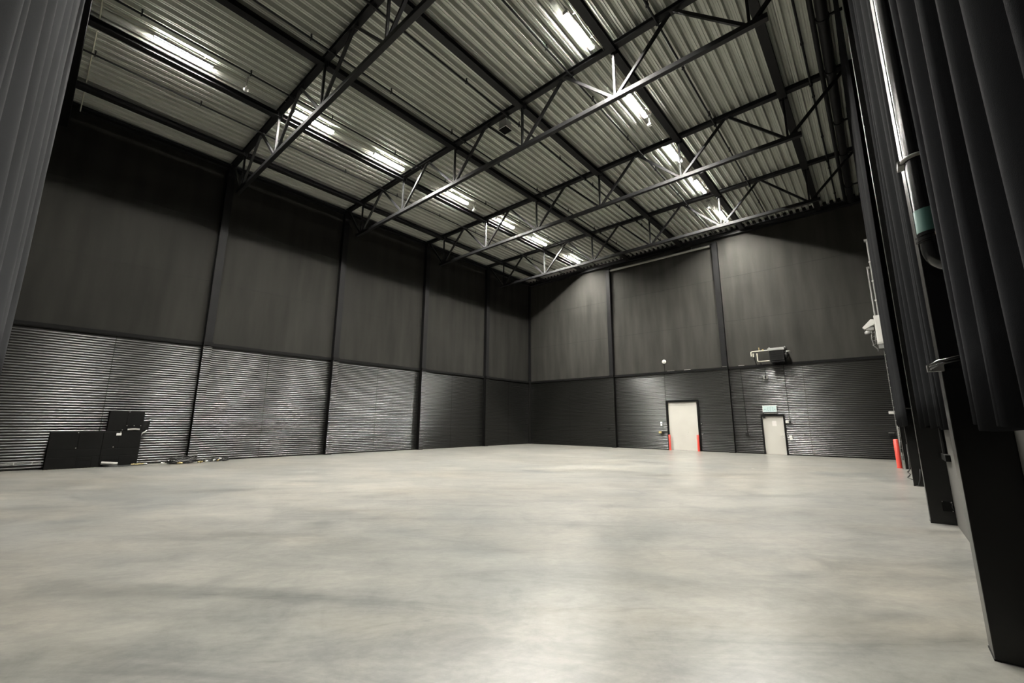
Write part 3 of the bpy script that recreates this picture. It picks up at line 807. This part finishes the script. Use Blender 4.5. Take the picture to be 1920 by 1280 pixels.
MB().box(.03, .32, -24.76, -23.78, 1.245, 1.97).build('body', M['box'], r, bevel=.006)
MB().box(.32, .33, -24.755, -24.27, 1.25, 1.965).build('front_panel', M['box'], r, bevel=.004)
MB().box(.32, .33, -24.26, -23.785, 1.41, 1.965).build('front_panel', M['box'], r, bevel=.004)
MB().box(.322, .328, -24.22, -23.86, 1.25, 1.40).build('hatch_recess', M['flat_black'], r)
MB().tube([(.35, -24.21, 1.285), (.355, -24.0, 1.30), (.35, -23.87, 1.285)], .035, 12).build('hatch_duct', M['duct'], r, smooth=True, angle=50)
for (y, z) in ((-24.22, 1.93), (-24.24, 1.43), (-24.04, 1.43), (-23.85, 1.43), (-24.35, 1.28)):
    MB().lathe((.33, y, z), [(.014, 0), (.012, .006)], 10, (1,0,0)).build('screw', M['screw'], r)
r = empty('socket_box', (.2, -23.66, 1.25), 'angled black socket box on the right side of the smaller black cabinet', 'socket box')
mb = MB()
n = len(mb.v)
mb.v += [(.03,-23.775,1.27),(.30,-23.775,1.27),(.20,-23.60,1.27),(.03,-23.58,1.27),(.03,-23.775,1.60),(.30,-23.775,1.60),(.20,-23.56,1.63),(.03,-23.54,1.63)]
mb.f += [(0,3,2,1),(4,5,6,7),(0,1,5,4),(1,2,6,5),(2,3,7,6),(3,0,4,7)]
mb.build('body', M['box'], r, bevel=.006)
MB().box(.10, .19, -23.60, -23.55, 1.635, 1.66).build('cap', M['white'], r, bevel=.004)
MB().tube([(.20, -23.64, 1.27), (.21, -23.66, 1.22), (.22, -23.74, 1.16), (.22, -23.775, 1.12), (.2, -23.78, 1.05)], .02, 8).build('lead', M['white'], r, smooth=True)

# white strips low on the left wall, left of the cabinet
r = empty('wall_conduit', (.03, -27, .2), 'thin pale conduit along the foot of the left wall, left of the cabinets', 'conduit')
MB().tube([(.04, -28.2, .22), (.04, -26.2, .22)], .014, 8).build('conduit', M['duct'], r)
for y in (-27.2, -26.8, -26.4):
    MB().box(.02, .06, y-.01, y+.01, .19, .25).build('clip', M['white'], r)

# ------------------------------------------------------------------ cables on the floor
def coil(cx, cy, rx, ry, loops, h, seed, rad=.016, z0=.02):
    rnd = random.Random(seed); pts = []
    ph = 0
    for k in range(loops*18):
        a = 2*math.pi*k/18
        lp = k//18
        sx_ = rx*(.78+.22*math.sin(lp*2.3+seed)); sy = ry*(.75+.25*math.cos(lp*1.7+seed))
        zz = z0+h*(.5+.5*math.sin(a*1.0+lp*1.9+seed))*((lp+1)/loops)+rnd.uniform(0, .01)
        pts.append((cx+sx_*math.cos(a)+.03*math.sin(lp*3.1), cy+sy*math.sin(a)+.04*math.cos(lp*2.2), zz))
    # two light smoothing passes
    for _ in range(2):
        pts = [pts[0]]+[tuple((pts[i-1][j]+2*pts[i][j]+pts[i+1][j])/4 for j in range(3)) for i in range(1, len(pts)-1)]+[pts[-1]]
    return pts, rad
def plug(p, q, parent, m, name='plug'):
    p = Vector(p); q = Vector(q); d = (q-p)
    MB().lathe(p, [(.012, 0), (.022, .01), (.024, d.length*.6), (.032, d.length*.65), (.032, d.length)], 10, d).build(name, m, parent, smooth=True, angle=40)
r = empty('cable_coil', (.72, -22.50, 0), 'large coil of black cables on the floor by the left wall', 'cable coil')
for k, (cx, cy, rx, ry, lp, h, sd) in enumerate(((.72, -22.52, .30, .46, 6, .20, 1), (.70, -22.44, .26, .40, 5, .22, 2), (.76, -22.62, .24, .36, 5, .14, 3))):
    pts, rad = coil(cx, cy, rx, ry, lp+2, h*1.25, sd)
    MB().tube(pts, rad, 8).build('cable', M['cable'], r, smooth=True)
plug((.98, -22.72, .04), (1.02, -22.60, .035), r, M['brass']); plug((1.0, -22.66, .07), (1.05, -22.56, .03), r, M['brass'])
plug((.66, -23.02, .05), (.66, -23.14, .04), r, M['steel'])
r = empty('cable_coil', (.75, -21.42, 0), 'smaller flat coil of black cables with brass plugs, right of the large coil', 'cable coil')
for k, (cx, cy, rx, ry, lp, h, sd) in enumerate(((.62, -21.20, .20, .34, 5, .13, 5), (.66, -21.66, .18, .24, 4, .12, 6))):
    pts, rad = coil(cx, cy, rx, ry, lp, h, sd, .015)
    MB().tube(pts, rad, 8).build('cable', M['cable'], r, smooth=True)
plug((.86, -21.94, .06), (.90, -22.04, .035), r, M['yellow']); plug((.84, -21.86, .05), (.93, -21.96, .03), r, M['brass'])
plug((.86, -21.70, .06), (.90, -21.80, .05), r, M['steel']); plug((.84, -21.44, .09), (.87, -21.54, .06), r, M['steel'])
plug((.84, -21.30, .09), (.92, -21.40, .05), r, M['brass']); plug((.80, -21.22, .12), (.82, -21.32, .13), r, M['white'])
r = empty('cable_bundle', (.5, -24.1, 0), 'bundle of black cables with coloured plugs lying before the low black cabinet', 'cable bundle')
for k in range(5):
    o = k*.022
    MB().tube([(.42+o, -24.72+o, .06), (.50+o, -24.55, .03+.012*(k%2)), (.53+o, -24.2, .025), (.50+o*.8, -23.95+k*.02, .025), (.46+o, -23.72+k*.05, .022)], .014, 8).build('cable', M['cable'], r, smooth=True)
plug((.52, -23.98, .05), (.53, -23.88, .05), r, M['brass']); plug((.56, -23.88, .05), (.56, -23.78, .045), r, M['yellow'])
plug((.48, -23.80, .05), (.47, -23.70, .045), r, M['brass']); plug((.50, -23.70, .05), (.50, -23.60, .04), r, M['yellow'])
plug((.48, -23.62, .045), (.47, -23.52, .04), r, M['steel'])

# white speck on the floor
tag(MB().lathe((17.6, -9.0, 0), [(.05, 0), (.055, .004), (.03, .008)], 14).build('floor_plate', M['white']), 'tiny white plate on the floor in front of the single door', 'floor plate')

# ------------------------------------------------------------------ camera
cam = bpy.data.cameras.new('camera'); co = bpy.data.objects.new('camera', cam); COL.objects.link(co)
fw = Vector((-0.64244151, 0.74289469, 0.18808612)); rt = Vector((0.75699156, 0.65340673, 0.00484043)); up = Vector((0.11930081, -0.1454893, 0.98214061))
mt = Matrix((rt, up, -fw)).transposed().to_4x4(); mt.translation = (21.48075, -27.048, 1.6)
co.matrix_world = mt
cam.sensor_fit = 'HORIZONTAL'; cam.sensor_width = 36; cam.lens = 36*796.51/1920
cam.clip_start = .02; cam.clip_end = 200
scn.camera = co

# ------------------------------------------------------------------ world and view
w = bpy.data.worlds.new('world'); scn.world = w; w.use_nodes = True
bg = w.node_tree.nodes['Background']; bg.inputs[0].default_value = (.6, .65, .7, 1); bg.inputs[1].default_value = 0.0
vs = scn.view_settings
vs.view_transform = 'Standard'; vs.look = 'None'; vs.exposure = 0; vs.gamma = 1
try: vs.use_curve_mapping = False
except Exception: pass
try:
    scn.cycles.use_denoising = True
    scn.cycles.max_bounces = 8; scn.cycles.diffuse_bounces = 5; scn.cycles.glossy_bounces = 4
    scn.cycles.caustics_reflective = False; scn.cycles.caustics_refractive = False
    scn.cycles.sample_clamp_indirect = 8
except Exception: pass
